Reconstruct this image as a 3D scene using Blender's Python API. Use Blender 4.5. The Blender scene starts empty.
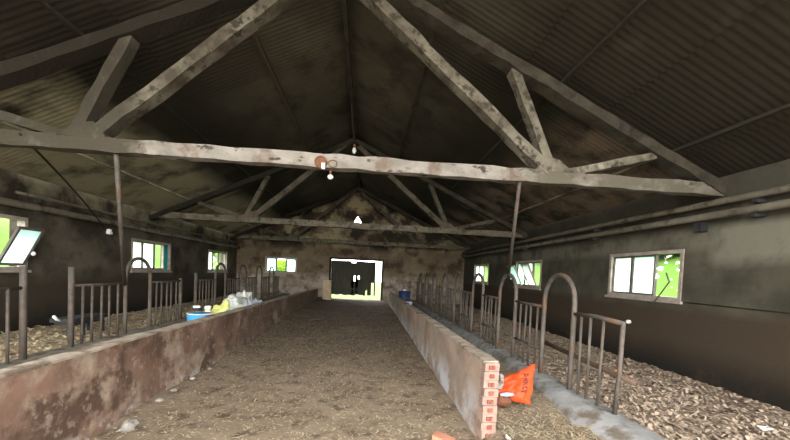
import bpy, bmesh, math, random
from mathutils import Vector, Matrix, noise
random.seed(7)
PI = math.pi
C = bpy.context.scene.collection
SC = bpy.context.scene

# ------------------------------------------------------------------ materials
def mat(name, a, b, sc=3.0, st=(1, 1, 1), rough=0.9, bump=0.25, bsc=25.0, layers=(), metal=0.0, island=None, spec=0.25):
    m = bpy.data.materials.new(name); m.use_nodes = True
    nt = m.node_tree; N = nt.nodes; L = nt.links
    bs = N['Principled BSDF']
    bs.inputs['Roughness'].default_value = rough; bs.inputs['Metallic'].default_value = metal
    bs.inputs['Specular IOR Level'].default_value = spec
    tc = N.new('ShaderNodeTexCoord')
    def nz(scale, stretch, detail=6, rgh=0.62):
        mp = N.new('ShaderNodeMapping'); mp.inputs['Scale'].default_value = stretch
        L.new(tc.outputs['Object'], mp.inputs['Vector'])
        n = N.new('ShaderNodeTexNoise'); n.inputs['Scale'].default_value = scale
        n.inputs['Detail'].default_value = detail; n.inputs['Roughness'].default_value = rgh
        L.new(mp.outputs[0], n.inputs['Vector']); return n.outputs['Fac']
    def rng(src, lo, hi, t0=0.0, t1=1.0):
        r = N.new('ShaderNodeMapRange'); r.inputs['From Min'].default_value = lo; r.inputs['From Max'].default_value = hi
        r.inputs['To Min'].default_value = t0; r.inputs['To Max'].default_value = t1
        L.new(src, r.inputs['Value']); return r.outputs[0]
    def mix(f, c1, c2):
        x = N.new('ShaderNodeMix'); x.data_type = 'RGBA'
        L.new(f, x.inputs['Factor'])
        for i, c in ((6, c1), (7, c2)):
            if isinstance(c, tuple): x.inputs[i].default_value = (*c, 1)
            else: L.new(c, x.inputs[i])
        return x.outputs[2]
    col = mix(rng(nz(sc, st), 0.32, 0.68), a, b)
    if island:
        g = N.new('ShaderNodeNewGeometry')
        col = mix(rng(g.outputs['Random Per Island'], island[1], island[2]), col, island[0])
    for l in layers:
        f = rng(nz(l['sc'], l.get('st', (1, 1, 1))), l['lo'], l['hi'])
        for ax in 'xyz':
            if ax in l:
                sp = N.new('ShaderNodeSeparateXYZ'); L.new(tc.outputs['Object'], sp.inputs[0])
                ma = N.new('ShaderNodeMath'); ma.operation = 'MULTIPLY'
                zz = sp.outputs[ax.upper()]
                if 'wob' in l:
                    ad = N.new('ShaderNodeMath'); ad.operation = 'MULTIPLY_ADD'
                    L.new(nz(1.7, (1, 1, 1)), ad.inputs[0]); ad.inputs[1].default_value = l['wob']; L.new(zz, ad.inputs[2])
                    zz = ad.outputs[0]
                L.new(f, ma.inputs[0]); L.new(rng(zz, l[ax][0], l[ax][1]), ma.inputs[1]); f = ma.outputs[0]
        if 'k' in l:
            mk = N.new('ShaderNodeMath'); mk.operation = 'MULTIPLY'; L.new(f, mk.inputs[0]); mk.inputs[1].default_value = l['k']; f = mk.outputs[0]
        col = mix(f, col, l['c'])
    L.new(col, bs.inputs['Base Color'])
    if bump:
        bp = N.new('ShaderNodeBump'); bp.inputs['Strength'].default_value = bump; bp.inputs['Distance'].default_value = 0.02
        L.new(nz(bsc, st, 8), bp.inputs['Height']); L.new(bp.outputs[0], bs.inputs['Normal'])
    return m

M = {}
M['earth'] = mat('earth floor', (.145, .108, .075), (.255, .20, .145), 1.3, rough=1, bump=.6, bsc=14, layers=(
    dict(c=(.07, .05, .035), sc=5, lo=.5, hi=.68), dict(c=(.085, .062, .045), sc=1, lo=.25, hi=.5, y=(4, 7.5), k=.85), dict(c=(.28, .22, .15), sc=22, lo=.55, hi=.7)))
M['stall'] = mat('stall litter bed', (.15, .112, .082), (.32, .245, .18), 6, rough=1, bump=.8, bsc=18, layers=(
    dict(c=(.045, .035, .028), sc=9, lo=.52, hi=.62),))
M['trough'] = mat('trough bed', (.13, .11, .085), (.25, .20, .14), 3, rough=1, bump=.5, bsc=20)
M['roof'] = mat('sooty fibre cement with painted light', (.066, .058, .043), (.115, .104, .076), .9, rough=.95, bump=.2, bsc=12,
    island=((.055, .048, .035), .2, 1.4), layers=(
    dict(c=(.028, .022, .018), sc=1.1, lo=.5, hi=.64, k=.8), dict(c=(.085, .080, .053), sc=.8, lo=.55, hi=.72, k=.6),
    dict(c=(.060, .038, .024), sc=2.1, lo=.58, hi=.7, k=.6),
    dict(c=(.025, .022, .0155), sc=1.2, lo=.1, hi=.42, x=(.8, 2.3), wob=.5, k=.9), dict(c=(.022, .019, .014), sc=1.2, lo=.1, hi=.42, x=(-1.6, -3.0), wob=.5, k=.9),  # slopes darken away from the ridge: shade painted into the sheets
    dict(c=(.36, .33, .225), sc=1.1, lo=.30, hi=.50, x=(-3.9, -4.5), y=(4.6, 5.2), wob=.2, k=.85), dict(c=(.24, .18, .13), sc=1.3, lo=.38, hi=.58, x=(2.9, 3.6), y=(4.6, 5.4), wob=.2, k=.75)))  # eave bands lightened past the first truss to imitate window light
M['oldwood'] = mat('darkened timber', (.030, .026, .019), (.064, .056, .042), 4, bump=.4, bsc=22, layers=(
    dict(c=(.022, .018, .014), sc=5, lo=.52, hi=.66), dict(c=(.022, .019, .014), sc=3, lo=.2, hi=.42, x=(-.6, -1.4))))  # mottled dark, and darker towards the left side
M['strutwood'] = mat('half whitewashed timber', (.11, .10, .076), (.20, .185, .145), 5, bump=.5, bsc=26, layers=(
    dict(c=(.30, .28, .235), sc=6, lo=.52, hi=.64, z=(3.6, 3.2), wob=.3), dict(c=(.04, .034, .026), sc=8, lo=.53, hi=.62), dict(c=(.06, .05, .037), sc=2, lo=.45, hi=.65), dict(c=(.042, .037, .027), sc=3, lo=.2, hi=.42, x=(-2.6, -3.0), k=.9)))
M['tiewood'] = mat('flaking whitewash timber', (.15, .137, .12), (.27, .252, .225), 5, (.6, 1, 1), bump=.5, bsc=26, layers=(
    dict(c=(.14, .108, .085), sc=3, lo=.54, hi=.66), dict(c=(.05, .042, .036), sc=10, lo=.57, hi=.64, st=(.5, 1, 1)), dict(c=(.09, .08, .065), sc=4, lo=.3, hi=.5, z=(-.0, -.07), k=.0),
    dict(c=(.06, .053, .039), sc=2.2, lo=.2, hi=.42, x=(-2.7, -2.9)), dict(c=(.11, .10, .076), sc=2.2, lo=.32, hi=.5, x=(1.9, 2.2))))
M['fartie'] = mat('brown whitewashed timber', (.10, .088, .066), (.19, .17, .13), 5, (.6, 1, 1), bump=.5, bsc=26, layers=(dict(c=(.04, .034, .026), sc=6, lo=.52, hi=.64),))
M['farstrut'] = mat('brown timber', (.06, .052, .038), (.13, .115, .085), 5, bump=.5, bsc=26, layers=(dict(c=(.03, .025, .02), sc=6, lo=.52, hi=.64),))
M['wallR'] = mat('stained grey plaster with painted foot shadow', (.058, .055, .040), (.098, .094, .070), 1.6, bump=.3, bsc=14, layers=(
    dict(c=(.17, .16, .125), sc=.9, lo=.46, hi=.53, z=(2.0, 2.15), k=.7), dict(c=(.20, .195, .155), sc=2.2, lo=.30, hi=.42, z=(1.85, 2.05), y=(4.72, 4.55), wob=.15, k=.85), dict(c=(.026, .024, .018), sc=2, lo=.3, hi=.5, y=(3.75, 3.5), wob=.2, k=.7), dict(c=(.034, .031, .023), sc=1.6, lo=.25, hi=.42, z=(2.38, 2.5), wob=.1, k=.8), dict(c=(.038, .034, .026), sc=1.0, lo=.5, hi=.7),
    dict(c=(.052, .038, .026), sc=1.2, lo=.15, hi=.3, z=(1.32, 1.15), wob=.12), dict(c=(.015, .012, .009), sc=2, lo=.2, hi=.45, z=(.75, .3), wob=.2)))  # brown dado is staining, the near-black wall foot is painted shadow
M['wallL'] = mat('dark stained plaster with painted light and shade', (.070, .060, .044), (.13, .115, .088), 1.4, bump=.3, bsc=14, layers=(
    dict(c=(.26, .235, .165), sc=.8, lo=.36, hi=.5, z=(2.45, 2.6), k=.9), dict(c=(.036, .030, .022), sc=1.1, lo=.46, hi=.62),  # pale band above the windows is light painted into the plaster
    dict(c=(.042, .033, .023), sc=1.2, lo=.15, hi=.35, z=(1.5, 1.1), wob=.3), dict(c=(.015, .012, .009), sc=2, lo=.2, hi=.5, z=(.8, .35), wob=.2)))  # near-black wall foot is painted shadow
M['wallB'] = mat('old gable plaster', (.13, .095, .064), (.23, .18, .12), 1.1, bump=.4, bsc=10, layers=(
    dict(c=(.36, .30, .185), sc=.9, lo=.44, hi=.52, z=(2.6, 2.9)), dict(c=(.035, .03, .02), sc=.8, lo=.47, hi=.56, z=(2.4, 2.7)), dict(c=(.07, .046, .03), sc=1.3, lo=.5, hi=.62),
    dict(c=(.36, .31, .28), sc=3.0, lo=.42, hi=.58, z=(1.6, 1.3), wob=.3, k=.9)))
M['lowL'] = mat('worn reddish render', (.125, .072, .052), (.20, .132, .10), 2.2, bump=.7, bsc=9, layers=(
    dict(c=(.30, .235, .185), sc=1.5, lo=.50, hi=.6), dict(c=(.085, .052, .038), sc=2.6, lo=.52, hi=.6), dict(c=(.11, .075, .052), sc=.5, lo=.35, hi=.5, y=(4.5, 8), k=.8),
    dict(c=(.42, .40, .37), sc=7, lo=.50, hi=.58, z=(.24, .1), wob=.14), dict(c=(.20, .12, .09), sc=1.1, lo=.54, hi=.62), dict(c=(.30, .24, .19), sc=11, lo=.58, hi=.66, k=.6)))
M['lowR'] = mat('worn pale render', (.22, .165, .13), (.34, .275, .225), 2.0, bump=.45, bsc=12, layers=(
    dict(c=(.19, .14, .11), sc=2.2, lo=.52, hi=.64), dict(c=(.42, .43, .46), sc=3.0, lo=.45, hi=.56, z=(.62, .3), wob=.3), dict(c=(.42, .27, .21), sc=1.2, lo=.54, hi=.64)))
M['coat'] = mat('pale wall top', (.22, .18, .145), (.38, .325, .27), 5, bump=.5, bsc=16, layers=(dict(c=(.13, .10, .075), sc=3, lo=.52, hi=.62),))
M['kerb'] = mat('whitewashed kerb', (.19, .19, .19), (.33, .33, .335), 4, bump=.5, bsc=16, layers=(
    dict(c=(.13, .11, .085), sc=3, lo=.5, hi=.62),))
M['kerbL'] = mat('muddy kerb', (.11, .095, .075), (.24, .22, .18), 3, bump=.5, bsc=16, layers=(dict(c=(.06, .05, .04), sc=3, lo=.52, hi=.64),))
M['orangebrick'] = mat('orange brick', (.36, .15, .09), (.46, .22, .15), 9, bump=.5, bsc=40)
M['brick'] = mat('terracotta brick', (.17, .05, .032), (.26, .09, .06), 9, bump=.5, bsc=40)
M['mortar'] = mat('pinkish brick ends', (.20, .135, .11), (.30, .215, .18), 14, bump=.6, bsc=40)
M['pillar'] = mat('tan brick pillar', (.42, .31, .21), (.56, .43, .31), 6, bump=.4, bsc=30)
M['steel'] = mat('weathered steel tube', (.062, .053, .045), (.125, .112, .10), 7, rough=.65, bump=.2, bsc=60, metal=.2, layers=(
    dict(c=(.13, .075, .045), sc=5, lo=.52, hi=.66),))
M['pipe'] = mat('dusty pipe', (.115, .104, .08), (.20, .183, .145), 3, rough=.7, bump=.2, bsc=40, layers=(dict(c=(.07, .06, .045), sc=4, lo=.55, hi=.65),))
M['cable'] = mat('dark cable', (.02, .018, .015), (.035, .03, .026), 8, bump=0)
M['frame'] = mat('dirty white frame', (.26, .215, .19), (.42, .37, .335), 8, rough=.6, bump=.15, bsc=40)
M['darkframe'] = mat('dark inner frame', (.09, .08, .075), (.15, .13, .12), 8, rough=.6, bump=.1)
M['doorwood'] = mat('dark door planks', (.035, .036, .028), (.07, .066, .05), 3, (4, 1, .6), bump=.4, bsc=30)
M['blue'] = mat('blue plastic', (.03, .22, .50), (.05, .30, .62), 4, rough=.45, bump=.05, layers=(dict(c=(.16, .24, .28), sc=6, lo=.58, hi=.68),))
M['navy'] = mat('navy plastic', (.008, .018, .06), (.018, .035, .10), 4, rough=.5, bump=.05)
M['yellow'] = mat('cream yellow plastic', (.62, .57, .36), (.75, .70, .48), 5, rough=.5, bump=.05)
M['black'] = mat('black plastic', (.02, .02, .022), (.04, .04, .042), 5, rough=.5, bump=.05)
M['darkmetal'] = mat('dark grey metal', (.022, .024, .027), (.055, .058, .062), 6, rough=.6, bump=.15)
M['sack'] = mat('white woven sack', (.55, .58, .55), (.72, .74, .70), 6, rough=.75, bump=.3, bsc=40, layers=(dict(c=(.40, .44, .42), sc=9, lo=.55, hi=.65),))
M['sackmint'] = mat('mint plastic bag', (.42, .62, .57), (.56, .72, .67), 6, rough=.5, bump=.2)
M['sackyellow'] = mat('yellow green bag', (.60, .66, .16), (.74, .76, .32), 6, rough=.6, bump=.2)
M['sacklilac'] = mat('pale lilac bag', (.50, .53, .72), (.66, .68, .82), 6, rough=.6, bump=.2)
M['sackgrey'] = mat('grey printed sack', (.22, .28, .40), (.42, .46, .50), 8, rough=.7, bump=.2)
M['orange'] = mat('orange sack', (.44, .052, .013), (.54, .08, .024), 5, rough=.55, bump=.25, bsc=12)
M['ink'] = mat('dark print', (.12, .03, .02), (.16, .04, .03), 5, bump=0)
M['white'] = mat('white plastic', (.75, .76, .74), (.85, .86, .84), 5, rough=.4, bump=.05)
M['liner'] = mat('pale torn lining', (.22, .20, .175), (.36, .34, .31), 18, rough=.8, bump=.4, layers=(dict(c=(.05, .045, .035), sc=14, lo=.48, hi=.58),))
M['maroon'] = mat('brown contents', (.10, .035, .02), (.17, .07, .04), 9, bump=.3)  # maroon lump stands in for the shadow inside the sack mouth
M['rubble'] = mat('pale rubble', (.22, .20, .18), (.34, .32, .30), 10, bump=.5)
M['rust'] = mat('rusty iron', (.10, .045, .025), (.19, .09, .05), 12, rough=.8, bump=.3)
M['rustbar'] = mat('rusty bar', (.075, .045, .032), (.13, .085, .062), 6, rough=.8, bump=.2)
M['stick'] = mat('dark stick', (.05, .042, .035), (.09, .075, .06), 20, bump=.3)
M['straw'] = mat('straw', (.33, .265, .175), (.48, .40, .27), 8, rough=.8, bump=0, island=((.15, .115, .08), .3, 1.0))
M['litter'] = mat('trampled litter', (.36, .275, .205), (.52, .42, .33), 4, rough=.9, bump=0, island=((.19, .145, .108), .2, 1.0))
M['litterL'] = mat('pale trampled straw', (.56, .44, .29), (.74, .60, .42), 4, rough=.9, bump=0, island=((.16, .12, .085), .3, 1.0))
M['bedL'] = mat('pale litter bed', (.28, .215, .14), (.46, .37, .25), 5, rough=1, bump=.6, bsc=18, layers=(dict(c=(.10, .075, .055), sc=8, lo=.54, hi=.64),))
M['grass'] = mat('outdoor grass', (.030, .078, .0015), (.048, .105, .003), 2, bump=.3, bsc=20, layers=(dict(c=(.30, .27, .23), sc=1, lo=-.2, hi=-.1, y=(.5, -.5)),))
M['bark'] = mat('bark', (.08, .065, .05), (.14, .11, .09), 6, bump=.4)

def pane_mat(name, col, clear, spots=0.0):
    m = bpy.data.materials.new(name); m.use_nodes = True
    nt = m.node_tree; N = nt.nodes; L = nt.links; N.remove(N['Principled BSDF'])
    out = N['Material Output']
    tr = N.new('ShaderNodeBsdfTranslucent'); tr.inputs[0].default_value = (*col, 1)
    cl = N.new('ShaderNodeBsdfTransparent'); cl.inputs[0].default_value = (.92, .95, .93, 1)
    mx = N.new('ShaderNodeMixShader'); mx.inputs[0].default_value = clear
    if spots:
        tc = N.new('ShaderNodeTexCoord'); n = N.new('ShaderNodeTexNoise'); n.inputs['Scale'].default_value = 5; n.inputs['Detail'].default_value = 2
        mp = N.new('ShaderNodeMapping'); mp.inputs['Scale'].default_value = (1, 1, 2.2); L.new(tc.outputs['Object'], mp.inputs[0])
        L.new(mp.outputs[0], n.inputs['Vector'])
        r = N.new('ShaderNodeMapRange'); r.inputs['From Min'].default_value = spots; r.inputs['From Max'].default_value = spots + .04
        r.inputs['To Min'].default_value = clear; r.inputs['To Max'].default_value = .1
        L.new(n.outputs['Fac'], r.inputs['Value']); L.new(r.outputs[0], mx.inputs[0])
    gl = N.new('ShaderNodeBsdfGlossy'); gl.inputs['Roughness'].default_value = .15
    m2 = N.new('ShaderNodeMixShader'); m2.inputs[0].default_value = .02
    L.new(tr.outputs[0], mx.inputs[1]); L.new(cl.outputs[0], mx.inputs[2])
    L.new(mx.outputs[0], m2.inputs[1]); L.new(gl.outputs[0], m2.inputs[2]); L.new(m2.outputs[0], out.inputs['Surface'])
    return m
M['frost'] = pane_mat('frosted white pane', (.85, .93, .90), .04)
M['cyan'] = pane_mat('frosted cyan pane', (.66, .86, .84), .03)
M['teal'] = pane_mat('teal pane', (.03, .16, .17), .02)
M['clear'] = pane_mat('clear pane', (.8, .9, .85), .995)
M['spotty'] = pane_mat('clear pane with painted sky patches', (.9, .95, .9), .995, .61)  # pale blotches imitate sky gaps and reflections in the glass

def leaf_mat(name, c1, c2):
    m = bpy.data.materials.new(name); m.use_nodes = True
    nt = m.node_tree; N = nt.nodes; L = nt.links; N.remove(N['Principled BSDF'])
    g = N.new('ShaderNodeNewGeometry'); x = N.new('ShaderNodeMix'); x.data_type = 'RGBA'
    L.new(g.outputs['Random Per Island'], x.inputs['Factor']); x.inputs[6].default_value = (*c1, 1); x.inputs[7].default_value = (*c2, 1)
    d = N.new('ShaderNodeBsdfDiffuse'); t = N.new('ShaderNodeBsdfTranslucent'); a = N.new('ShaderNodeMixShader'); a.inputs[0].default_value = .4
    L.new(x.outputs[2], d.inputs[0]); L.new(x.outputs[2], t.inputs[0]); L.new(d.outputs[0], a.inputs[1]); L.new(t.outputs[0], a.inputs[2])
    L.new(a.outputs[0], N['Material Output'].inputs['Surface']); return m
M['leaf'] = leaf_mat('leaves', (.11, .235, .008), (.22, .37, .02))

# ------------------------------------------------------------------ mesh helpers
class MB:
    def __init__(s): s.v = []; s.f = []; s.sm = []
    def add(s, vs, fs, smooth=False):
        o = len(s.v); s.v += [tuple(p) for p in vs]; s.f += [tuple(i + o for i in f) for f in fs]; s.sm += [smooth] * len(fs); return s
    def box(s, x0, x1, y0, y1, z0, z1):
        return s.add([(x, y, z) for z in (z0, z1) for y in (y0, y1) for x in (x0, x1)],
                     [(0, 2, 3, 1), (4, 5, 7, 6), (0, 1, 5, 4), (2, 6, 7, 3), (0, 4, 6, 2), (1, 3, 7, 5)])
    def beam(s, p, q, w, h, up=(0, 0, 1)):
        p, q = Vector(p), Vector(q); d = (q - p).normalized(); sd = d.cross(Vector(up))
        if sd.length < 1e-4: sd = d.cross(Vector((1, 0, 0)))
        sd.normalize(); u = sd.cross(d)
        vs = []
        n = max(1, int((q - p).length / .22))
        for i in range(n + 1):
            c = p.lerp(q, i / n)
            for a, b in ((-1, -1), (1, -1), (1, 1), (-1, 1)):
                j = Vector((random.uniform(-1, 1), random.uniform(-1, 1), random.uniform(-1, 1))) * min(w, h) * .075
                vs.append(c + sd * a * w / 2 + u * b * h / 2 + j)
        fs = [(3, 2, 1, 0), tuple(n * 4 + k for k in range(4))]
        for i in range(n):
            for k in range(4): fs.append((i * 4 + k, i * 4 + (k + 1) % 4, i * 4 + 4 + (k + 1) % 4, i * 4 + 4 + k))
        return s.add(vs, fs)
    def tube(s, pts, r, seg=8, cap=True):
        pts = [Vector(p) for p in pts]; n = len(pts)
        rs = r if isinstance(r, (list, tuple)) else [r] * n
        t0 = (pts[1] - pts[0]).normalized(); a = t0.cross(Vector((.3, .9, .1))).normalized()
        vs = []
        for i, p in enumerate(pts):
            t = (pts[min(i + 1, n - 1)] - pts[max(i - 1, 0)]).normalized()
            a = (a - t * a.dot(t)).normalized(); b = t.cross(a)
            for k in range(seg):
                an = 2 * PI * k / seg; vs.append(p + (a * math.cos(an) + b * math.sin(an)) * rs[i])
        fs = []
        for i in range(n - 1):
            for k in range(seg): fs.append((i * seg + k, i * seg + (k + 1) % seg, (i + 1) * seg + (k + 1) % seg, (i + 1) * seg + k))
        if cap: fs += [tuple(range(seg))[::-1], tuple((n - 1) * seg + k for k in range(seg))]
        return s.add(vs, fs, True)
    def lathe(s, prof, c=(0, 0, 0), seg=20, M4=None):
        vs = []
        for r, z in prof:
            for k in range(seg):
                an = 2 * PI * k / seg; p = Vector((r * math.cos(an), r * math.sin(an), z))
                if M4: p = M4 @ p
                vs.append(p + Vector(c))
        fs = []
        for i in range(len(prof) - 1):
            for k in range(seg): fs.append((i * seg + k, i * seg + (k + 1) % seg, (i + 1) * seg + (k + 1) % seg, (i + 1) * seg + k))
        fs += [tuple(range(seg))[::-1], tuple((len(prof) - 1) * seg + k for k in range(seg))]
        return s.add(vs, fs, True)
    def blob(s, c, r, amp=.25, fr=3.0, seed=0, nu=18, nv=12, flat=None, rot=0, ridge=False):
        c = Vector(c); vs = []; R = Matrix.Rotation(rot, 3, 'Z')
        for j in range(nv + 1):
            th = PI * j / nv
            for i in range(nu):
                ph = 2 * PI * i / nu
                d = Vector((math.sin(th) * math.cos(ph), math.sin(th) * math.sin(ph), math.cos(th)))
                q = d * fr + Vector((seed * 7.1, seed * 3.3, seed))
                nn = noise.noise(q) + .5 * noise.noise(q * 2.3)
                if ridge: nn = abs(nn) * 1.6 - .4
                k = 1 + amp * nn
                p = R @ Vector((d.x * r[0] * k, d.y * r[1] * k, d.z * r[2] * k))
                p += c
                if flat is not None and p.z < flat: p.z = flat
                vs.append(p)
        fs = []
        for j in range(nv):
            for i in range(nu): fs.append((j * nu + i, (j + 1) * nu + i, (j + 1) * nu + (i + 1) % nu, j * nu + (i + 1) % nu))
        return s.add(vs, fs, True)
    def prism(s, poly, axis, a, b):
        n = len(poly)
        def P(u, w, t): return {'x': (t, u, w), 'y': (u, t, w)}[axis]
        vs = [P(u, w, a) for u, w in poly] + [P(u, w, b) for u, w in poly]
        fs = [tuple(range(n))[::-1], tuple(range(n, 2 * n))] + [(i, (i + 1) % n, n + (i + 1) % n, n + i) for i in range(n)]
        return s.add(vs, fs)
    def build(s, name, m, parent=None, **kw):
        me = bpy.data.meshes.new(name); me.from_pydata(s.v, [], s.f); me.update()
        me.polygons.foreach_set('use_smooth', s.sm)
        bm = bmesh.new(); bm.from_mesh(me); bmesh.ops.recalc_face_normals(bm, faces=bm.faces); bm.to_mesh(me); bm.free()
        if not isinstance(m, (list, tuple)): m = [m]
        for x in m: me.materials.append(M[x] if isinstance(x, str) else x)
        o = bpy.data.objects.new(name, me); C.objects.link(o)
        if parent: o.parent = parent
        if kw: tag(o, **kw)
        return o
def tag(o, label=None, cat=None, group=None, kind=None):
    if label: o['label'] = label
    if cat: o['category'] = cat
    if group: o['group'] = group
    if kind: o['kind'] = kind
    return o
def thing(name, label, cat, loc=(0, 0, 0), group=None):
    o = bpy.data.objects.new(name, None); C.objects.link(o); o.location = loc; o.empty_display_size = .2
    return tag(o, label, cat, group)
def copy_tree(o, parent=None):
    c = o.copy(); C.objects.link(c)
    if parent: c.parent = parent
    for ch in o.children: copy_tree(ch, c)
    return c
def struct(o, label=None, cat=None): return tag(o, label, cat, None, 'structure')
ORD = ['first', 'second', 'third', 'fourth', 'fifth', 'sixth', 'seventh', 'eighth', 'ninth', 'tenth', 'eleventh', 'twelfth']

# ------------------------------------------------------------------ dimensions
CX, RZ, SL = -.48, 5.52, .46            # ridge x, ridge height, roof slope
XL, XR, Y0, Y1 = -6.2, 5.0, -1.6, 17.0
RY0 = -1.0                               # the roof is built from here on; front wall left out to let sky light in
WL, WR = -2.2, 1.08                     # corridor faces of the low walls
FL, FR = -3.9, 2.43                     # fence lines
zr = lambda x: RZ - SL * abs(x - CX)
fl = lambda y: max(0, .011 * (y - 3))   # corridor floor rises gently to the far door
wt = lambda y: .76 - .0085 * (y - 2.5)  # top of the low walls

# ------------------------------------------------------------------ floors
def sheet(x0, x1, y0, y1, nx, ny, zf):
    m = MB(); vs = [(x0 + (x1 - x0) * i / nx, y0 + (y1 - y0) * j / ny, 0) for j in range(ny + 1) for i in range(nx + 1)]
    vs = [(x, y, zf(x, y)) for x, y, _ in vs]
    return m.add(vs, [(j * (nx + 1) + i, j * (nx + 1) + i + 1, (j + 1) * (nx + 1) + i + 1, (j + 1) * (nx + 1) + i) for j in range(ny) for i in range(nx)], True)
nz = lambda x, y, f, s=0: noise.noise(Vector((x * f, y * f, s)))
fz = lambda x, y: fl(y) + .02 * nz(x, y, 1.1) + .01 * nz(x, y, 4, 3) + .05 * min(1, max(0, 1 - (x - WL) / .45)) * (1 + nz(x, y, 2, 5)) + .03 * min(1, max(0, 1 - (WR - x) / .3))
fn = lambda x, y: fz(x, y) + (.13 + .03 * nz(x, y, 1.8, 1) + .02 * nz(x, y, 6, 7)) * min(1, max(0, (x - 1.02) / .2))
struct(sheet(WL - .1, FR, Y0 - .3, 2.95, 90, 60, fn).build('floor', 'earth'))
struct(sheet(WL - .1, WR + .1, 2.9, Y1 + .3, 40, 160, fz).build('floor_corridor', 'earth'))
sr = lambda x, y: .10 + .04 * nz(x, y, 1.2, 9) + .03 * nz(x, y, 4, 2) + .015 * nz(x, y, 9, 4)
struct(sheet(FR + .05, XR + .1, Y0, Y1, 40, 180, sr).build('floor_right', 'stall'))
sl = lambda x, y: .17 + .03 * nz(x, y, 1.2, 19) + .02 * nz(x, y, 5, 2)
struct(sheet(XL - .1, FL - .05, Y0, Y1, 24, 150, sl).build('floor_left', 'bedL'))
tr = lambda x, y: .13 + .05 * max(0, 1 - (x - 1.2) / .3) + .03 * nz(x, y, 1.8, 1) + .02 * nz(x, y, 6, 7)
struct(sheet(1.15, FR, 2.9, Y1, 14, 140, tr).build('floor_trough_right', 'trough'))
tl = lambda x, y: .26 + .04 * nz(x, y, 1.8, 11) + .02 * nz(x, y, 6, 17)
struct(sheet(FL, WL - .08, Y0, Y1, 14, 140, tl).build('floor_trough_left', 'trough'))
def kerb(x0, x1, zt, y0, y1, name, m):
    b = MB(); n = 70; vs = []
    for i in range(n + 1):
        y = y0 + (y1 - y0) * i / n; w = .03 * nz(0, y, 1.3, x0); d = .03 * nz(0, y, 2.3, 3)
        fl_ = (.06 + .26 * min(1, max(0, (5.0 - y) / 2.2))) if x0 > 0 else 0
        for x, z in ((x0 + w - fl_, .02), (x0 + w * .6 - fl_ * .45, zt - .06), (x0 + .05, zt + d), (x1 - .04, zt + d), (x1 + w * .5, zt - .05), (x1, -.1)): vs.append((x, y, z))
    fs = [(i * 6 + k, i * 6 + k + 1, i * 6 + 7 + k, i * 6 + 6 + k) for i in range(n) for k in range(5)]
    b.add(vs, fs, True); return struct(b.build(name, m))
kerb(FR - .16, FR + .12, .24, Y0, Y1, 'trim_kerb_right', 'kerb')
kerb(FL - .12, FL + .16, .33, Y0, Y1, 'trim_kerb_left', 'kerbL')

# ------------------------------------------------------------------ walls
def side_wall(name, x0, x1, wins, m):
    b = MB(); top = zr(x0 if x0 > 0 else x1) + .09; z0, z1 = 1.27, wins[0][2]
    b.box(x0, x1, Y0, Y1, -.3, z0); b.box(x0, x1, Y0, Y1, z1, top)
    for a, c, zt in wins[1:]:
        if zt < z1: b.box(x0, x1, a, c, zt, z1)
    wins = [w[:2] for w in wins]
    ys = [Y0] + [v for w in wins for v in w] + [Y1]
    for a, c in zip(ys[::2], ys[1::2]): b.box(x0, x1, a, c, z0, z1)
    return struct(b.build(name, m))
WRN = [(4.97, 6.6), (9.32, 11.0), (13.5, 15.35)]
WLN = [(5.0, 6.82), (9.6, 11.42), (14.0, 15.85)]
side_wall('wall_right', XR, XR + .3, [w + (2.10,) for w in WRN], 'wallR')
side_wall('wall_left', XL - .3, XL, [w + (z,) for w, z in zip(WLN, (2.22, 2.14, 2.14))], 'wallL')
DX0, DX1, DZ = -1.70, .80, 2.10
GW = (-4.87, -3.35, 1.31, 2.07)
b = MB()
ya, yb = Y1, Y1 + .28
b.box(XL - .3, GW[0], ya, yb, -.3, 2.7); b.box(GW[0], GW[1], ya, yb, -.3, GW[2]); b.box(GW[0], GW[1], ya, yb, GW[3], 2.7)
b.box(GW[1], DX0, ya, yb, -.3, 2.7); b.box(DX0, DX1, ya, yb, DZ, 2.7); b.box(DX1, XR + .3, ya, yb, -.3, 2.7)
A_, B_, T_ = (-.80, 3.78), (-.18, 3.78), (-.5, 4.30)
xs = (RZ + .09 - 3.78) / SL
b.prism([(XL - .3, 2.7), (XR + .3, 2.7), (XR + .3, zr(XR + .3) + .09), (CX + xs, 3.78), B_, A_, (CX - xs, 3.78), (XL - .3, zr(XL - .3) + .09)], 'y', ya, yb)
b.prism([(CX - xs, 3.78), A_, T_, (CX, RZ + .09)], 'y', ya, yb); b.prism([B_, (CX + xs, 3.78), (CX, RZ + .09), T_], 'y', ya, yb)
struct(b.build('wall_back', 'wallB'))
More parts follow.
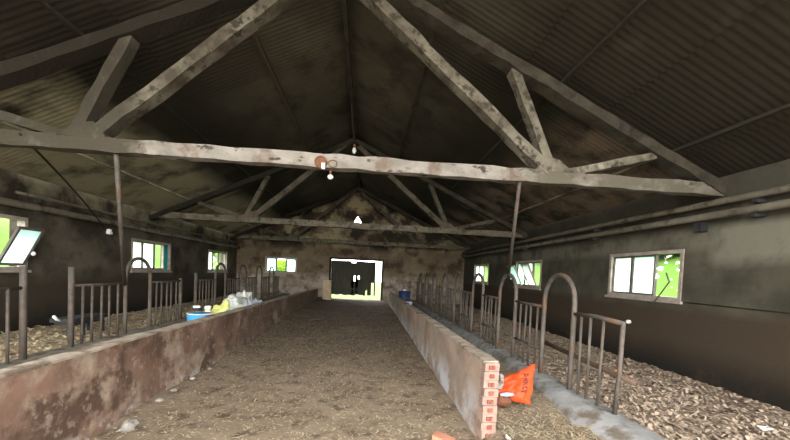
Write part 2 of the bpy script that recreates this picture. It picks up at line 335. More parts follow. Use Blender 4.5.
# ------------------------------------------------------------------ roof: corrugated sheets, lapped
b = MB()
PIT = .0875
for sgn, xe in ((-1, XL - .5), (1, XR + .5)):
    run = abs(xe - CX); rows = 5
    for r in range(rows):
        for c in range(18):
            ys_ = RY0 + c * 1.05; nseg = 68
            e0, e1 = run * r / rows, run * (r + 1) / rows + .14
            up = .010 * (c % 2) + random.uniform(-.001, .001); vs = []
            for t, e in ((0, e0), (1, e1)):
                for k in range(nseg + 1):
                    y = ys_ + (1.05 + .15) * k / nseg
                    vs.append((CX + sgn * e, y, RZ - SL * e + .105 + (.03 * (1 - t)) + .0032 * math.sin(2 * PI * y / PIT) + up))
            n1 = nseg + 1
            b.add(vs, [(k, k + 1, n1 + k + 1, n1 + k) for k in range(nseg)], True)
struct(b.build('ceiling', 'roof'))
for sgn, nm in ((-1, 'left'), (1, 'right')):
    for i, e in enumerate((1.3, 3.0, 4.7)):
        x = CX + sgn * e
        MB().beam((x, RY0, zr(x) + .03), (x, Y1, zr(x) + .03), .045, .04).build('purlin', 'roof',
            label='darkened timber purlin under the %s roof slope, %s down from the ridge' % (nm, ORD[i]), cat='roof beam', group='purlins under the roof sheets')
MB().beam((CX, RY0, RZ - .03), (CX, Y1, RZ - .03), .07, .16).build('ridge_board', 'oldwood', label='dark timber ridge board running the length of the roof peak', cat='roof beam')

# ------------------------------------------------------------------ roof trusses
def make_truss(mt='tiewood', ms='strutwood'):
    t = thing('roof_truss', 'x', 'roof truss')
    HW = 5.3
    MB().beam((XL + .02, 0, 2.90), (XR - .02, 0, 2.90), .14, .17).build('tie_beam', mt, t)
    for s, xe in ((-1, XL), (1, XR)):
        MB().beam((CX, 0, zr(CX) - .11), (xe, 0, zr(xe) - .11), .13, .20, (0, 1, 0)).build('rafter', 'oldwood', t)
        xn = CX + s * 2.88
        MB().beam((xn, .0, 2.98), (CX + s * .12, .0, RZ - (.28 if s > 0 else .12)), .14, .17, (0, 1, 0)).build('diagonal', ms, t)
        xo = .14 if s < 0 else 0
        MB().beam((xn + s * (.06 + xo), .01, 2.98), (CX + s * (2.33 + xo), .01, zr(CX + s * (2.33 + xo)) - .16), .12, .15, (0, 1, 0)).build('strut', ms, t)
        MB().beam((xn + s * .25, .0, 2.97), (CX + s * 4.42, .0, zr(CX + s * 4.42) - .18), .10, .11, (0, 1, 0)).build('outer_strut', ms, t)
        g = MB(); g.prism([(xn - s * .20, 2.97), (xn + s * .36, 2.97), (xn + s * .22, 3.06), (xn + s * .13, 3.13), (xn - s * .05, 3.16), (xn - s * .14, 3.08)], 'y', -.082, .082)
        g.build('joint_block', ms, t)
    return t
TY = [4.5, 10.4, 16.2]
TL = ['timber roof truss nearest the camera with a bright whitewashed tie beam', 'middle timber roof truss, seen below and behind the whitewashed tie beam', 'farthest timber roof truss, close to the gable wall with the triangular hole']
for i, y in enumerate(TY):
    t = make_truss() if i == 0 else (make_truss('fartie', 'farstrut') if i == 1 else copy_tree(t))
    t.location = (0, y, 0); tag(t, TL[i], 'roof truss', 'timber roof trusses')

# ------------------------------------------------------------------ low walls of the corridor
def low_wall(x0, x1, y0, y1, m, name, label):
    b = MB(); ny = 110; nzs = 8; vs = []
    prof = [(x1, k / nzs) for k in range(nzs + 1)] + [(x0, k / nzs) for k in range(nzs, -1, -1)]
    for j in range(ny + 1):
        y = y0 + (y1 - y0) * j / ny
        for x, k in prof:
            z = -.1 + k * (wt(y) + .1); n = .014 * nz(z * 1.3, y, 1.7, x) + .008 * nz(z, y, 7, x * 2)
            e = .012 * nz(x, y, 3, 1) if k == 1 else 0
            e -= .05 * max(0, nz(0, y, 1.1, 21) - .35) if k == 1 else 0
            vs.append((x + n, y, z + e))
    n = len(prof)
    fs = [(j * n + k, j * n + k + 1, (j + 1) * n + k + 1, (j + 1) * n + k) for j in range(ny) for k in range(n - 1)]
    fs += [tuple(range(n)), tuple(ny * n + k for k in range(n))[::-1]]
    b.add(vs, fs); lw_ = struct(b.build(name, m), label, 'low wall')
    t_ = MB(); tv = []
    for j in range(ny + 1):
        y = y0 + (y1 - y0) * j / ny; e = .012 * nz(x1, y, 3, 1) - .05 * max(0, nz(0, y, 1.1, 21) - .35); zt = wt(y) + e; k_ = .006 * nz(0, y, 5, 3)
        tv += [(x0 - .010 + k_, y, zt - .006), (x0 - .008, y, zt + .014), (x1 + .008, y, zt + .014), (x1 + .010 + k_, y, zt - .006)]
    t_.add(tv, [(j * 4 + k, j * 4 + k + 1, j * 4 + 5 + k, j * 4 + 4 + k) for j in range(ny) for k in range(3)] + [(0, 1, 2, 3), (ny * 4 + 3, ny * 4 + 2, ny * 4 + 1, ny * 4)])
    t_.build('top_coat', 'coat', lw_)['label'] = 'paler mortar along the wall top'
    return lw_
low_wall(WL - .12, WL, Y0, 16.2, 'lowL', 'wall_left_low', 'long low reddish wall along the left side of the corridor')
lw = low_wall(WR, WR + .12, 2.9, 16.2, 'lowR', 'wall_right_low', 'long low pale wall on the right of the corridor, ending in bare bricks')
eb = MB(); mo = MB(); z = .0; k = 0
while z < .72:
    o_ = .006 * math.sin(k * 2.3)
    mo.box(WR - .004 + o_, WR + .126 + o_ * .5, 2.868 + .005 * (k % 2), 2.96, z, z + .072)
    for x_, w_ in ((.034, .02), (.064, .022)) if k % 2 else ((.04, .044),): eb.box(WR + x_, WR + x_ + w_, 2.858, 2.95, z + .016, z + .05)
    z += .076; k += 1
mo.box(WR + .004, WR + .116, 2.885, 2.96, -.05, .742)
eb.build('exposed_brick', 'brick', lw)['label'] = 'dark red brick cores at the wall end'
mo.build('broken_edge', 'mortar', lw)['label'] = 'bare pinkish brick courses at the wall end'
b = MB()
for k in range(11):
    z = k * .088 + .1
    b.box(-1.98 + .012 * (k % 2), -1.60 + .008 * (k % 3), 16.2, 16.55, z, z + .082)
b.build('brick_pillar', 'pillar', label='short tan brick pillar at the far end of the left low wall', cat='pillar')

# ------------------------------------------------------------------ windows
def window(n, axis, pos, a0, a1, z0, z1, inward, spec, label, frame='frame', depth=.3):
    """spec: list of (u0, u1, pane material or None, frame kind); u along the wall 0..1 from a0 to a1"""
    s = inward
    def B(mb, u0, u1, za, zb, d0, d1):
        p, q = sorted((pos - s * d0, pos - s * d1))
        if axis == 'x': mb.box(p, q, u0, u1, za, zb)
        else: mb.box(u0, u1, p, q, za, zb)
    f = MB(); w = .055
    B(f, a0, a1, z1 - w, z1, -.015, .12); B(f, a0, a0 + w, z0 + w, z1 - w, -.015, .12); B(f, a1 - w, a1, z0 + w, z1 - w, -.015, .12); B(f, a0, a1, z0, z0 + w, -.015, .12)
    root = struct(f.build('window_%d' % n, frame), label, 'window')
    sill = MB(); B(sill, a0 - .03, a1 + .03, z0 - .045, z0 - .002, -.05, .28); sill.build('sill', 'frame', root)
    ia, ib = a0 + w, a1 - w
    for u0, u1, pm, fk in spec:
        p, q = ia + (ib - ia) * u0, ia + (ib - ia) * u1
        if fk:
            sf = MB(); t = .032
            B(sf, p, p + t, z0 + w, z1 - w, .03, .085); B(sf, q - t, q, z0 + w, z1 - w, .03, .085)
            B(sf, p + t, q - t, z0 + w, z0 + w + t, .03, .085); B(sf, p + t, q - t, z1 - w - t, z1 - w, .03, .085)
            sh = sf.build('sash', fk, root)
        else: sh = root; t = 0
        if pm:
            g = MB(); B(g, p + t, q - t, z0 + w + t, z1 - w - t, .055, .06); g.build('pane', pm, sh)
    return root
def tilted_sash(root, pos, s, a0, a1, z0, h, ang, pm, fk):
    """bottom-hung sash leaning into the barn"""
    R = Matrix.Rotation(s * ang, 3, 'Y')
    def put(mb, name, m, par):
        o = mb.build(name, m, par)
        for v in o.data.vertices:
            v.co = R @ Vector((v.co.x, v.co.y, v.co.z)) + Vector((pos, 0, z0))
        return o
    t = .04
    f = MB(); f.box(-.02, .02, a0, a0 + t, 0, h); f.box(-.02, .02, a1 - t, a1, 0, h); f.box(-.02, .02, a0 + t, a1 - t, 0, t); f.box(-.02, .02, a0 + t, a1 - t, h - t, h)
    sh = put(f, 'tilted_sash', fk, root)
    g = MB(); g.box(-.004, .004, a0 + t, a1 - t, t, h - t); put(g, 'pane', pm, sh)
    k = MB(); k.blob((0, 0, 0), (.035, .035, .04), .1); kn = k.build('catch', 'white', sh)
    for v in kn.data.vertices: v.co = v.co + R @ Vector((s * .03, a1 + .02, h * .35)) + Vector((pos, 0, z0))
    return sh
window(1, 'x', XR, *WRN[0], 1.27, 2.10, -1, [(0, .335, 'spotty', None), (.335, .68, 'cyan', 'darkframe'), (.68, 1, 'frost', 'darkframe')],
       'large window in the right wall nearest the camera, three panes, one green')
w2 = window(2, 'x', XR, *WRN[1], 1.27, 2.10, -1, [(0, .34, 'clear', 'darkframe'), (.34, .66, 'frost', 'darkframe'), (.66, 1, 'cyan', 'darkframe')],
       'middle window of the right wall with two sashes tilted inwards')
tilted_sash(w2, XR - .03, -1, 9.50, 9.98, 1.33, .70, math.radians(24), 'frost', 'frame')
tilted_sash(w2, XR - .03, -1, 10.42, 10.94, 1.33, .68, math.radians(26), 'frost', 'frame')
window(3, 'x', XR, *WRN[2], 1.27, 2.10, -1, [(0, .38, 'clear', 'frame'), (.38, .70, 'frost', 'darkframe'), (.70, 1, 'frost', 'darkframe')],
       'farthest window of the right wall, white panes with a yellow green strip')
w4 = window(4, 'x', XL, *WLN[0], 1.27, 2.22, 1, [(0, .40, 'clear', 'darkframe'), (.40, .74, 'clear', 'darkframe')],
       'window at the left photo edge with a white sash leaning inwards')
tilted_sash(w4, XL + .03, 1, 6.26, 6.72, 1.36, .74, math.radians(28), 'cyan', 'darkframe')
window(5, 'x', XL, *WLN[1], 1.27, 2.14, 1, [(0, .27, 'frost', 'darkframe'), (.27, .58, 'frost', 'darkframe'), (.58, .86, 'clear', 'frame'), (.86, 1, 'teal', None)],
       'second window of the left wall, white panes, one yellow green and a teal strip')
window(6, 'x', XL, *WLN[2], 1.27, 2.14, 1, [(0, .25, 'frost', 'darkframe'), (.25, .6, 'spotty', 'darkframe'), (.6, 1, 'clear', 'frame')],
       'third window of the left wall, narrow and greenish with dark bars')
window(7, 'y', Y1, GW[0], GW[1], GW[2], GW[3], -1, [(0, .33, 'cyan', 'darkframe'), (.33, .67, 'clear', 'darkframe'), (.67, 1, 'cyan', 'darkframe')],
       'window in the far gable wall, two pale blue panes around a green one')

# ------------------------------------------------------------------ far door
d = MB(); random.seed(3)
pl = [(-1.69 + i * .2, -1.69 + i * .2 + .2) for i in range(11)]
for i, (p, q) in enumerate(pl):
    bot = [.36, .34, .37, .33, .35, .33, .38, .36, .34, .36, 1.0][i]; top = 2.06 - (.08 if i == 5 else 0) + random.uniform(-.02, 0)
    segs = [(bot, top)]
    if i in (5, 6): segs = [(bot, 1.05 + .1 * (i == 6)), (1.32, top)]; d.box(p, p + .13, Y1 + .1, Y1 + .13, bot + .1, 1.33)
    if i == 8: segs = [(.66, top)]; d.box(p, p + .12, Y1 + .1, Y1 + .13, bot, .67)
    if i == 10: segs = [(1.0, top)]; d.box(p + .13, q, Y1 + .1, Y1 + .13, .36, 1.01)
    for a, c in segs: d.box(p, q, Y1 + .1, Y1 + .13, a, c)
door = struct(d.build('door_1', 'doorwood'), 'dark plank barn door at the far end, daylight showing around and through it', 'door')
r = MB(); r.box(-1.69, .1, Y1 + .07, Y1 + .1, .6, .72); r.box(-1.69, .5, Y1 + .07, Y1 + .1, 1.74, 1.86); r.build('ledge', 'doorwood', door)
f = MB(); f.box(DX0 - .09, DX0, Y1 - .03, Y1 + .14, .1, DZ + .09); f.box(DX1, DX1 + .09, Y1 - .03, Y1 + .14, .1, DZ + .09); f.box(DX0, DX1, Y1 - .03, Y1 + .14, DZ, DZ + .09)
f.build('door_frame', 'oldwood', door)

# ------------------------------------------------------------------ stall fences
def hoop_mesh(w, zb, zs, r):
    b = MB(); R = w / 2; pts = [(0, 0, zb), (0, 0, zb + .3), (0, 0, zs)]
    for k in range(1, 12):
        a = PI - PI * k / 12; pts.append((0, R + R * math.cos(a), zs + R * math.sin(a)))
    pts += [(0, w, zs), (0, w, zb + .3), (0, w, zb)]
    return b.tube(pts, r, 10)
def hoop(side, x, y, w, zb, i):
    o = hoop_mesh(w, zb, 1.25, .03).build('stall_hoop', 'steel'); o.location = (x, y, 0)
    return o
def panel(x, y, w, zb, nb, low):
    t = thing('stall_divider', 'x', 'stall divider', (x, y, 0))
    MB().tube([(0, 0, 1.15), (0, w / 2, 1.145), (0, w, 1.15)], .021).build('top_rail', 'steel', t)
    if low: MB().tube([(0, 0, low), (0, w, low)], .018).build('lower_rail', 'steel', t)
    bar = None
    for k in range(nb):
        yy = w * (k + 1) / (nb + 1)
        if bar is None: bar = MB().tube([(0, 0, zb), (0, 0, .7), (0, 0, 1.15)], .016).build('bar', 'steel', t); o = bar
        else: o = bar.copy(); C.objects.link(o); o.parent = t
        o.location = (0, yy, 0); o.rotation_euler = (random.uniform(-.012, .012), random.uniform(-.02, .02), 0)
    return t
def fence(x, y0, gap, pw, n, zb, nb, low, side, first_gap):
    p0 = h0 = None; y = y0
    for i in range(n):
        if p0 is None: p = p0 = panel(x, y, pw, zb, nb, low)
        else: p = copy_tree(p0); p.location = (x, y, 0)
        tag(p, '%s barred steel divider along the %s stall fence, counted from the %s' % (ORD[i] if i < n - 1 else 'last', side, 'camera' if side == 'left' else 'broken one'), 'stall divider', 'barred dividers of the stall fences')
        y += pw
        if i == n - 1: break
        if i in (0, 2) and first_gap:
            for yy, zt, d_ in ((y, 1.40 if i == 0 else 1.2, 'near'), (y + gap, 1.40 if i == 0 else 1.32, 'far')):
                MB().tube([(0, 0, zb), (0, 0, zt)], .034, 10).build('stall_post', 'steel', label='upright steel post on the %s side of the %s archless gap in the left fence' % (d_, 'first' if i == 0 else 'second'), cat='post').location = (x, yy, 0)
        else:
            if h0 is None: h = h0 = hoop(side, x, y, gap, zb, i)
            else: h = h0.copy(); C.objects.link(h); h.location = (x, y, 0)
            tag(h, 'arched steel tube in the %s stall fence, just past its %s barred divider' % (side, ORD[i]), 'hoop', 'arched tubes of the stall fences')
        y += gap
    return y
fence(FL, 3.22, .64, 1.03, 8, .28, 5, None, 'left', True)
fence(FR, 4.40, .66, .88, 8, .20, 4, .56, 'right', False)
# the damaged first section of the right fence
h = hoop_mesh(.66, .20, 1.25, .03).build('stall_hoop', 'steel', label='arched steel tube nearest the camera in the right fence, beside the broken divider', cat='hoop', group='arched tubes of the stall fences'); h.location = (FR, 3.74, 0)
t = thing('broken_divider', 'broken steel divider at the near end of the right fence, its bars leaning', 'stall divider', (FR, 2.98, 0))
MB().tube([(0, .76, 1.13), (0, .4, 1.15), (0, 0, 1.13)], .023).build('top_rail', 'steel', t)
MB().tube([(.05, 1.5, .66), (.05, .3, .62), (.06, -.12, .60)], .027).build('lower_rail', 'rustbar', t)
for yt, yb_, zb in ((.62, .6, .2), (.46, .46, .2), (.26, .28, .22)): MB().tube([(0, yb_, zb), (0, yt, 1.15)], .016).build('bar', 'steel', t)
MB().tube([(0, .0, 1.14), (.01, .02, .7), (.02, .06, .2)], .022).build('bar', 'steel', t)
# tall hanging poles from the first tie beam to the fences
MB().tube([(-3.1, 4.5, 2.83), (-3.9, 5.9, 1.13)], .028, 10).build('hanging_pole', 'steel', label='thin pole from the whitewashed tie beam down to the left fence', cat='pole')
MB().tube([(2.03, 4.5, 2.83), (FR, 5.62, 1.56)], .026, 10).build('hanging_pole', 'steel', label='thin pole from the whitewashed tie beam down to the right fence', cat='pole')

# ------------------------------------------------------------------ pipes and cables on the walls
def wpipe(x, z, y0, y1, r, label, s, zs=0):
    t = thing('wall_pipe', label, 'pipe', (0, 0, 0), 'pipes under the eaves')
    n = 30; MB().tube([(x + .01 * nz(0, y0 + (y1 - y0) * i / n, .6, z), y0 + (y1 - y0) * i / n, z + zs * i / n + .02 * nz(0, y0 + (y1 - y0) * i / n, .4, x)) for i in range(n + 1)], r, 10).build('tube', 'pipe', t)
    for y in (3.9, 6.95, 10.2, 13.0, 16.0):
        MB().box(min(x, x + s * .16), max(x, x + s * .16), y, y + .05, z - .09, z - r + .01).build('bracket', 'darkmetal', t)
    return t
wpipe(4.86, 2.70, .5, 16.9, .045, 'upper dusty pipe under the right eave', 1)
wpipe(4.84, 2.52, .5, 16.9, .05, 'lower dusty pipe along the right wall above the windows', 1)
wpipe(-6.07, 2.42, .5, 16.9, .06, 'dusty pipe along the left wall just above the windows', -1)
wpipe(-6.09, 2.62, 6.5, 16.9, .03, 'thin pipe along the left wall above the thicker one', -1)
MB().box(4.88, 5.0, 4.62, 4.74, 2.33, 2.47).build('wall_mounted_box', 'darkmetal', label='small dark box on the right wall below the pipes, right of the large window', cat='box')
n = 14
MB().tube([(-4.09 - 2.06 * i / n, 4.4 + 4.2 * i / n, 2.94 - .66 * i / n + .06 * math.sin(PI * i / n)) for i in range(n + 1)], .014, 6).build('hanging_cable', 'cable', label='dark cable running from the truss down to the left wall', cat='cable')
ins = thing('insulator', 'small white fitting on the left wall at the cable end', 'fitting', (-6.17, 8.77, 2.2))
MB().lathe([(.03, -.06), (.07, -.05), (.07, .0), (.045, .02), (.06, .05), (.02, .07)], seg=14).build('body', 'white', ins)
MB().box(-.06, .0, -.03, .03, -.06, .03).build('bracket', 'darkmetal', ins)
MB().tube([(4.99, 4.9, 1.26), (4.985, 3.6, 1.25), (4.99, 1.5, 1.26)], .007, 6).build('wall_cable', 'cable', label='thin dark cable along the right wall from the large window sill outwards', cat='cable')
MB().tube([(4.95, 5.22, 1.72), (4.90, 5.10, 1.57), (4.86, 5.29, 1.26), (4.85, 5.40, 1.12)], .012, 6).build('hanging_stick', 'stick', label='thin dark bent stick hanging across the green pane of the large window', cat='stick')
MB().blob((4.95, 5.95, .80), (.05, .04, .035), .3, 3, 4).build('wall_fitting', 'white', label='small pale knob on the wall below the large right window', cat='fitting')

# ------------------------------------------------------------------ lamps on the first tie
t = thing('lamp_holder', 'round rusty fitting with white porcelain and bulb on the whitewashed tie beam', 'lamp', (-.62, 4.5, 2.87))
b = MB(); b.lathe([(.02, -.006), (.066, -.006), (.07, .0), (.066, .008), (.02, .008)], (0, -.08, .0), 22, Matrix.Rotation(PI / 2, 4, 'X')); b.build('plate', 'rust', t)
b = MB(); b.tube([(.068 * math.cos(2 * PI * k / 20), -.085, .0 + .068 * math.sin(2 * PI * k / 20)) for k in range(21)], .013, 8).build('ring', 'rust', t)
b = MB(); b.tube([(.15 + .055 * math.cos(2 * PI * k / 16), -.085, -.01 + .045 * math.sin(2 * PI * k / 16)) for k in range(17)], .006, 8).build('wire_loop', 'rust', t)
MB().box(.015, .055, -.12, -.085, -.09, -.02).build('porcelain', 'white', t)
MB().blob((.12, -.03, -.165), (.036, .036, .03), .05, 2).build('bulb', 'white', t)
MB().tube([(.12, -.03, -.14), (.12, -.03, -.08)], .014).build('socket', 'rust', t)
t = thing('pendant_bulb', 'small bulb hanging on a cord below the roof ridge', 'lamp', (-.34, 7.2, 3.95))
MB().tube([(0, 0, .1), (-.14, 0, 1.42)], .006, 6).build('cord', 'cable', t)
MB().lathe([(.015, .0), (.04, .03), (.045, .06), (.03, .11), (.018, .13)], seg=14).build('bulb', 'white', t)
MB().lathe([(.02, .12), (.026, .14), (.026, .19), (.01, .2)], seg=12).build('socket', 'rust', t)

# ------------------------------------------------------------------ things in the left trough
t = thing('blue_tub', 'blue plastic tub with a cream lid edge standing behind the left low wall', 'tub', (-2.62, 5.7, .27))
MB().lathe([(.13, 0), (.16, .03), (.18, .25), (.185, .452), (.165, .462)], seg=24).build('body', 'blue', t)
MB().lathe([(.186, .452), (.194, .454), (.194, .464), (.18, .466), (.15, .458)], seg=24).build('rim', 'yellow', t)
t = thing('cream_jug', 'small cream jug with a black and white cap beside the blue tub', 'jug', (-2.76, 6.28, .27))
MB().lathe([(.08, 0), (.11, .04), (.115, .30), (.09, .38), (.045, .43), (.04, .47)], seg=18).build('body', 'yellow', t)
MB().lathe([(.05, .46), (.055, .47), (.055, .51), (.03, .52)], seg=14).build('cap', 'white', t)
MB().tube([(.08, 0, .37), (.135, 0, .35), (.135, 0, .2), (.11, 0, .17)], .015).build('handle', 'yellow', t)
t = thing('black_can', 'black can with a white lid standing behind the blue tub', 'can', (-2.98, 6.35, .26))
MB().lathe([(.08, 0), (.09, .03), (.09, .42), (.06, .48)], seg=18).build('body', 'black', t)
MB().lathe([(.05, .47), (.06, .475), (.06, .51), (.04, .52)], seg=16).build('lid', 'white', t)
for nm, lab, c, r, m, sd, rot in (
    ('plastic_bag', 'mint plastic bag, first of the bag heap from the blue tub', (-2.54, 6.55, .44), (.12, .36, .22), 'sackmint', 1, .1),
    ('plastic_bag', 'yellow green bag in the heap on the left trough', (-2.80, 7.0, .48), (.17, .25, .27), 'sackyellow', 2, .5),
    ('feed_sack', 'large white sack on top of the bag heap in the left trough', (-2.92, 7.98, .50), (.24, .48, .29), 'sack', 3, -.2),
    ('plastic_bag', 'pale lilac bag pressed against the left low wall', (-2.49, 7.65, .47), (.11, .34, .24), 'sacklilac', 4, 0),
    ('feed_sack', 'grey blue printed sack, farthest of the bag heap', (-2.56, 8.45, .46), (.17, .30, .25), 'sackgrey', 5, .3),
    ('feed_sack', 'crumpled white sack at the back of the bag heap', (-2.98, 8.75, .54), (.22, .32, .33), 'sack', 6, .3)):
    MB().blob(c, r, .55, 1.7, sd, 36, 24, .25, rot, False).build(nm, m, label=lab, cat='bag', group='heap of bags in the left trough')
b = MB()
b.tube([(-2.9, 9.6, .3), (-2.5, 10.8, .62)], [.05, .04], 6)
b.build('wood_stick', 'strutwood', label='pale broken timber lying in the left trough past the bags', cat='timber')
# low metal stand in the left stall
t = thing('metal_stand', 'low dark metal stand with a white handle in the left stall', 'stand', (-4.85, 6.3, .225))
b = MB(); b.box(-.16, .16, -.42, .42, .25, .31); b.box(-.14, .14, -.36, .30, .19, .25); b.build('top', 'darkmetal', t)
for sx in (-.11, .11):
    for sy in (-.12, .30): MB().beam((sx, sy, 0), (sx, sy, .2), .05, .05, (0, 1, 0)).build('leg', 'darkmetal', t)
MB().tube([(0, -.4, .28), (0, -.48, .31), (.02, -.56, .37)], .022).build('handle', 'white', t)['label'] = 'white handle'

# ------------------------------------------------------------------ things in the right trough
t = thing('orange_sack', 'crumpled orange sack with dark print in the right trough beside the brick wall end', 'sack', (1.635, 3.48, .15))
def sack_point(a_, c_, side):
    # pillow shaped sack: a_, c_ in -1..1 across its face
    th = max(0, 1 - abs(a_) ** 3.2) ** .6 * max(0, 1 - abs(c_) ** 3.2) ** .6
    q = Vector((a_ * 1.7 + 3, c_ * 1.7, side * 2.0)); wr = noise.noise(q) + .6 * noise.noise(q * 2.4)
    pin = 1 - .16 * (1 - abs(a_)) * abs(c_) - .12 * noise.noise(Vector((a_ * 2, c_ * 2, 9)))
    return Vector((a_ * .225 * pin * (.95 + .04 * c_) + .03 * c_, side * (.075 * th + .045 * wr * th), c_ * .175 * pin + .05 * a_ * (c_ + 1)))
RM = Matrix.Translation((0, 0, .205)) @ Matrix.Rotation(-.42, 4, 'X') @ Matrix.Rotation(.10, 4, 'Y')
S = MB(); n = 26
for side in (-1, 1):
    vs = [RM @ sack_point(2 * i / n - 1, 2 * j / n - 1, side) for j in range(n + 1) for i in range(n + 1)]
    for p in vs: p.z = max(p.z, .005)
    S.add(vs, [(j * (n + 1) + i, j * (n + 1) + i + 1, (j + 1) * (n + 1) + i + 1, (j + 1) * (n + 1) + i) for j in range(n) for i in range(n)], True)
S.build('bag', 'orange', t)
ink = MB()                                   # worn, unreadable dark lettering along the right side of the face
for k, strokes in enumerate((((0, 0, .1, .9), (.1, .9, .6, .8), (.3, .1, .6, .5)), ((0, .1, .2, .9), (.2, .9, .7, .1), (.6, .2, .8, .9)), ((0, 0, .1, 1), (.1, .5, .7, .9), (.1, .5, .7, .1)), ((.6, .9, .1, .7), (.1, .7, .2, .1), (.2, .1, .7, .2)), ((.1, 0, .1, 1), (.1, 1, .7, .6)))):
    for x0_, y0_, x1_, y1_ in strokes:
        P = []
        for m_ in range(5):
            u_ = x0_ + (x1_ - x0_) * m_ / 4; w_ = y0_ + (y1_ - y0_) * m_ / 4
            a_ = .30 + .34 * w_ ; c_ = .58 - .23 * k - .21 * u_
            P.append(RM @ (sack_point(a_, c_, -1) + Vector((0, -.003, 0))))
        ink.tube(P, .007, 5)
ink.build('print', 'ink', t)['label'] = 'dark worn print'
MB().blob((-.20, -.05, .27), (.06, .06, .075), .45, 3, 3, 20, 14, 0, 0, True).build('lining', 'liner', t)['label'] = 'pale torn lining at the sack mouth'
MB().blob((-.15, -.07, .08), (.10, .07, .07), .35, 3, 5, 20, 14, 0, 0, True).build('shadow', 'maroon', t)['label'] = 'brown contents painted into the mouth'
MB().blob((-.13, -.13, .16), (.08, .025, .022), .4, 3, 8, 16, 10, None, .1, True).build('wrapper', 'sackgrey', t)['label'] = 'pale lilac wrapper at the mouth'
MB().blob((1.265, 2.75, .13), (.02, .05, .035), .4, 3, 2).build('white_scrap', 'white', label='white scrap on the straw at the foot of the brick wall end', cat='scrap')
# far blue things behind the right low wall
t = thing('navy_drum', 'navy blue drum behind the far part of the right low wall', 'drum', (1.46, 12.4, .15))
MB().lathe([(.20, 0), (.22, .03), (.22, .30), (.235, .32), (.22, .34), (.22, .68), (.235, .71), (.22, .74), (.12, .75)], seg=22).build('body', 'navy', t)
MB().lathe([(.06, .74), (.06, .79), (.02, .80)], seg=12).build('bung', 'white', t)
t = thing('blue_bucket', 'small pale blue bucket beside the navy drum', 'bucket', (1.45, 11.3, .15))
MB().lathe([(.10, 0), (.12, .02), (.15, .40), (.165, .41), (.165, .44), (.14, .44), (.12, .1)], seg=20).build('body', 'sacklilac', t)
MB().tube([(.15 * math.cos(a), 0, .43 + .13 * math.sin(a)) for a in [PI * k / 10 for k in range(11)]], .008, 6).build('handle', 'steel', t)

# ------------------------------------------------------------------ scraps and rubble
def chunk(c, r, sd, m, name, lab, cat, grp=None):
    bm = MB().blob(c, r, .5, 1.6, sd, 9, 6); bm.sm = [False] * len(bm.sm); return bm.build(name, m, label=lab, cat=cat, group=grp)
chunk((-2.03, 3.14, .05), (.05, .09, .045), 3, 'rubble', 'rubble_lump', 'white rubble lump at the foot of the left low wall, closest to the camera', 'rubble', 'rubble at the foot of the left wall')
for i, (x, y, r) in enumerate(((-2.12, 3.75, .04), (-2.13, 4.05, .035), (-2.14, 4.5, .035), (-2.13, 4.95, .03))):
    chunk((x, y, .05), (r, r * 1.2, r * .6), 5 + i, 'rubble', 'rubble_lump', 'pale rubble lump at the left wall foot, %s past the white one' % ORD[i], 'rubble', 'rubble at the foot of the left wall')
b = MB(); b.box(-.09, .09, -.05, .05, 0, .06)
o = b.build('brick_fragment', 'orangebrick', label='broken orange brick lying on the corridor floor at the photo bottom', cat='brick')
for v in o.data.vertices: v.co += Vector((random.uniform(-.015, .015), random.uniform(-.015, .015), random.uniform(0, .01) if v.co.z > 0.03 else 0))
o.location = (.76, 2.97, fz(.76, 2.97) - .012); o.rotation_euler = (0, .12, -.6)
b = MB(); b.add([(-.09, -.05, 0), (.08, -.06, .01), (.10, .04, .004), (-.07, .05, .012), (-.09, -.05, .012), (.08, -.06, .022), (.10, .04, .016), (-.07, .05, .024)], [(0, 3, 2, 1), (4, 5, 6, 7), (0, 1, 5, 4), (1, 2, 6, 5), (2, 3, 7, 6), (3, 0, 4, 7)])
o = b.build('plastic_scrap', 'white', label='flat white scrap lying on the right stall litter near the wall', cat='scrap'); o.location = (3.91, 2.92, .16); o.scale = (.6, .6, 1)
MB().tube([(-1.55, 9.6, .10), (-1.2, 9.9, .12), (-1.0, 10.1, .16)], .03, 6).build('wood_stick', 'stick', label='dark stick lying on the corridor floor by the left low wall', cat='stick')

# ------------------------------------------------------------------ straw and litter (uncountable)
def strands(n, x0, x1, y0, y1, zf, l0, l1, w0, w1, pw, seed, lift=.006, curl=.4):
    random.seed(seed); b = MB()
    for _ in range(n):
        x = random.uniform(x0, x1); y = y0 + (y1 - y0) * random.random() ** pw
        l = random.uniform(l0, l1); w = random.uniform(w0, w1); a = random.uniform(0, PI); t = random.uniform(-curl, curl)
        dx, dy = math.cos(a) * l / 2, math.sin(a) * l / 2; nx, ny = -math.sin(a) * w / 2, math.cos(a) * w / 2
        z = zf(x, y) + lift + random.uniform(0, lift); up = abs(t) * l * .35; tw = random.uniform(-.7, .7) * w
        b.add([(x - dx - nx, y - dy - ny, z), (x - dx + nx, y - dy + ny, z + tw * .5), (x + nx * 1.1, y + ny * 1.1, z + up), (x - nx * 1.1, y - ny * 1.1, z + up), (x + dx - nx, y + dy - ny, z + up * .4 + tw * .4), (x + dx + nx, y + dy + ny, z + up * .4)],
              [(0, 1, 2, 3), (3, 2, 5, 4)])
    return b
strands(18000, WL + .05, WR - .06, .8, 15, fz, .015, .065, .004, .011, 1.7, 11).build('loose_straw', 'straw', label='loose straw trodden over the earth floor of the corridor', cat='straw', kind='stuff')
strands(9000, 1.24, 2.25, 1.8, 13, lambda x, y: tr(x, y) if y > 2.95 else fn(x, y), .03, .09, .004, .010, 2.0, 12).build('trough_straw', 'straw', label='yellowish straw in the right trough around the orange sack', cat='straw', kind='stuff')
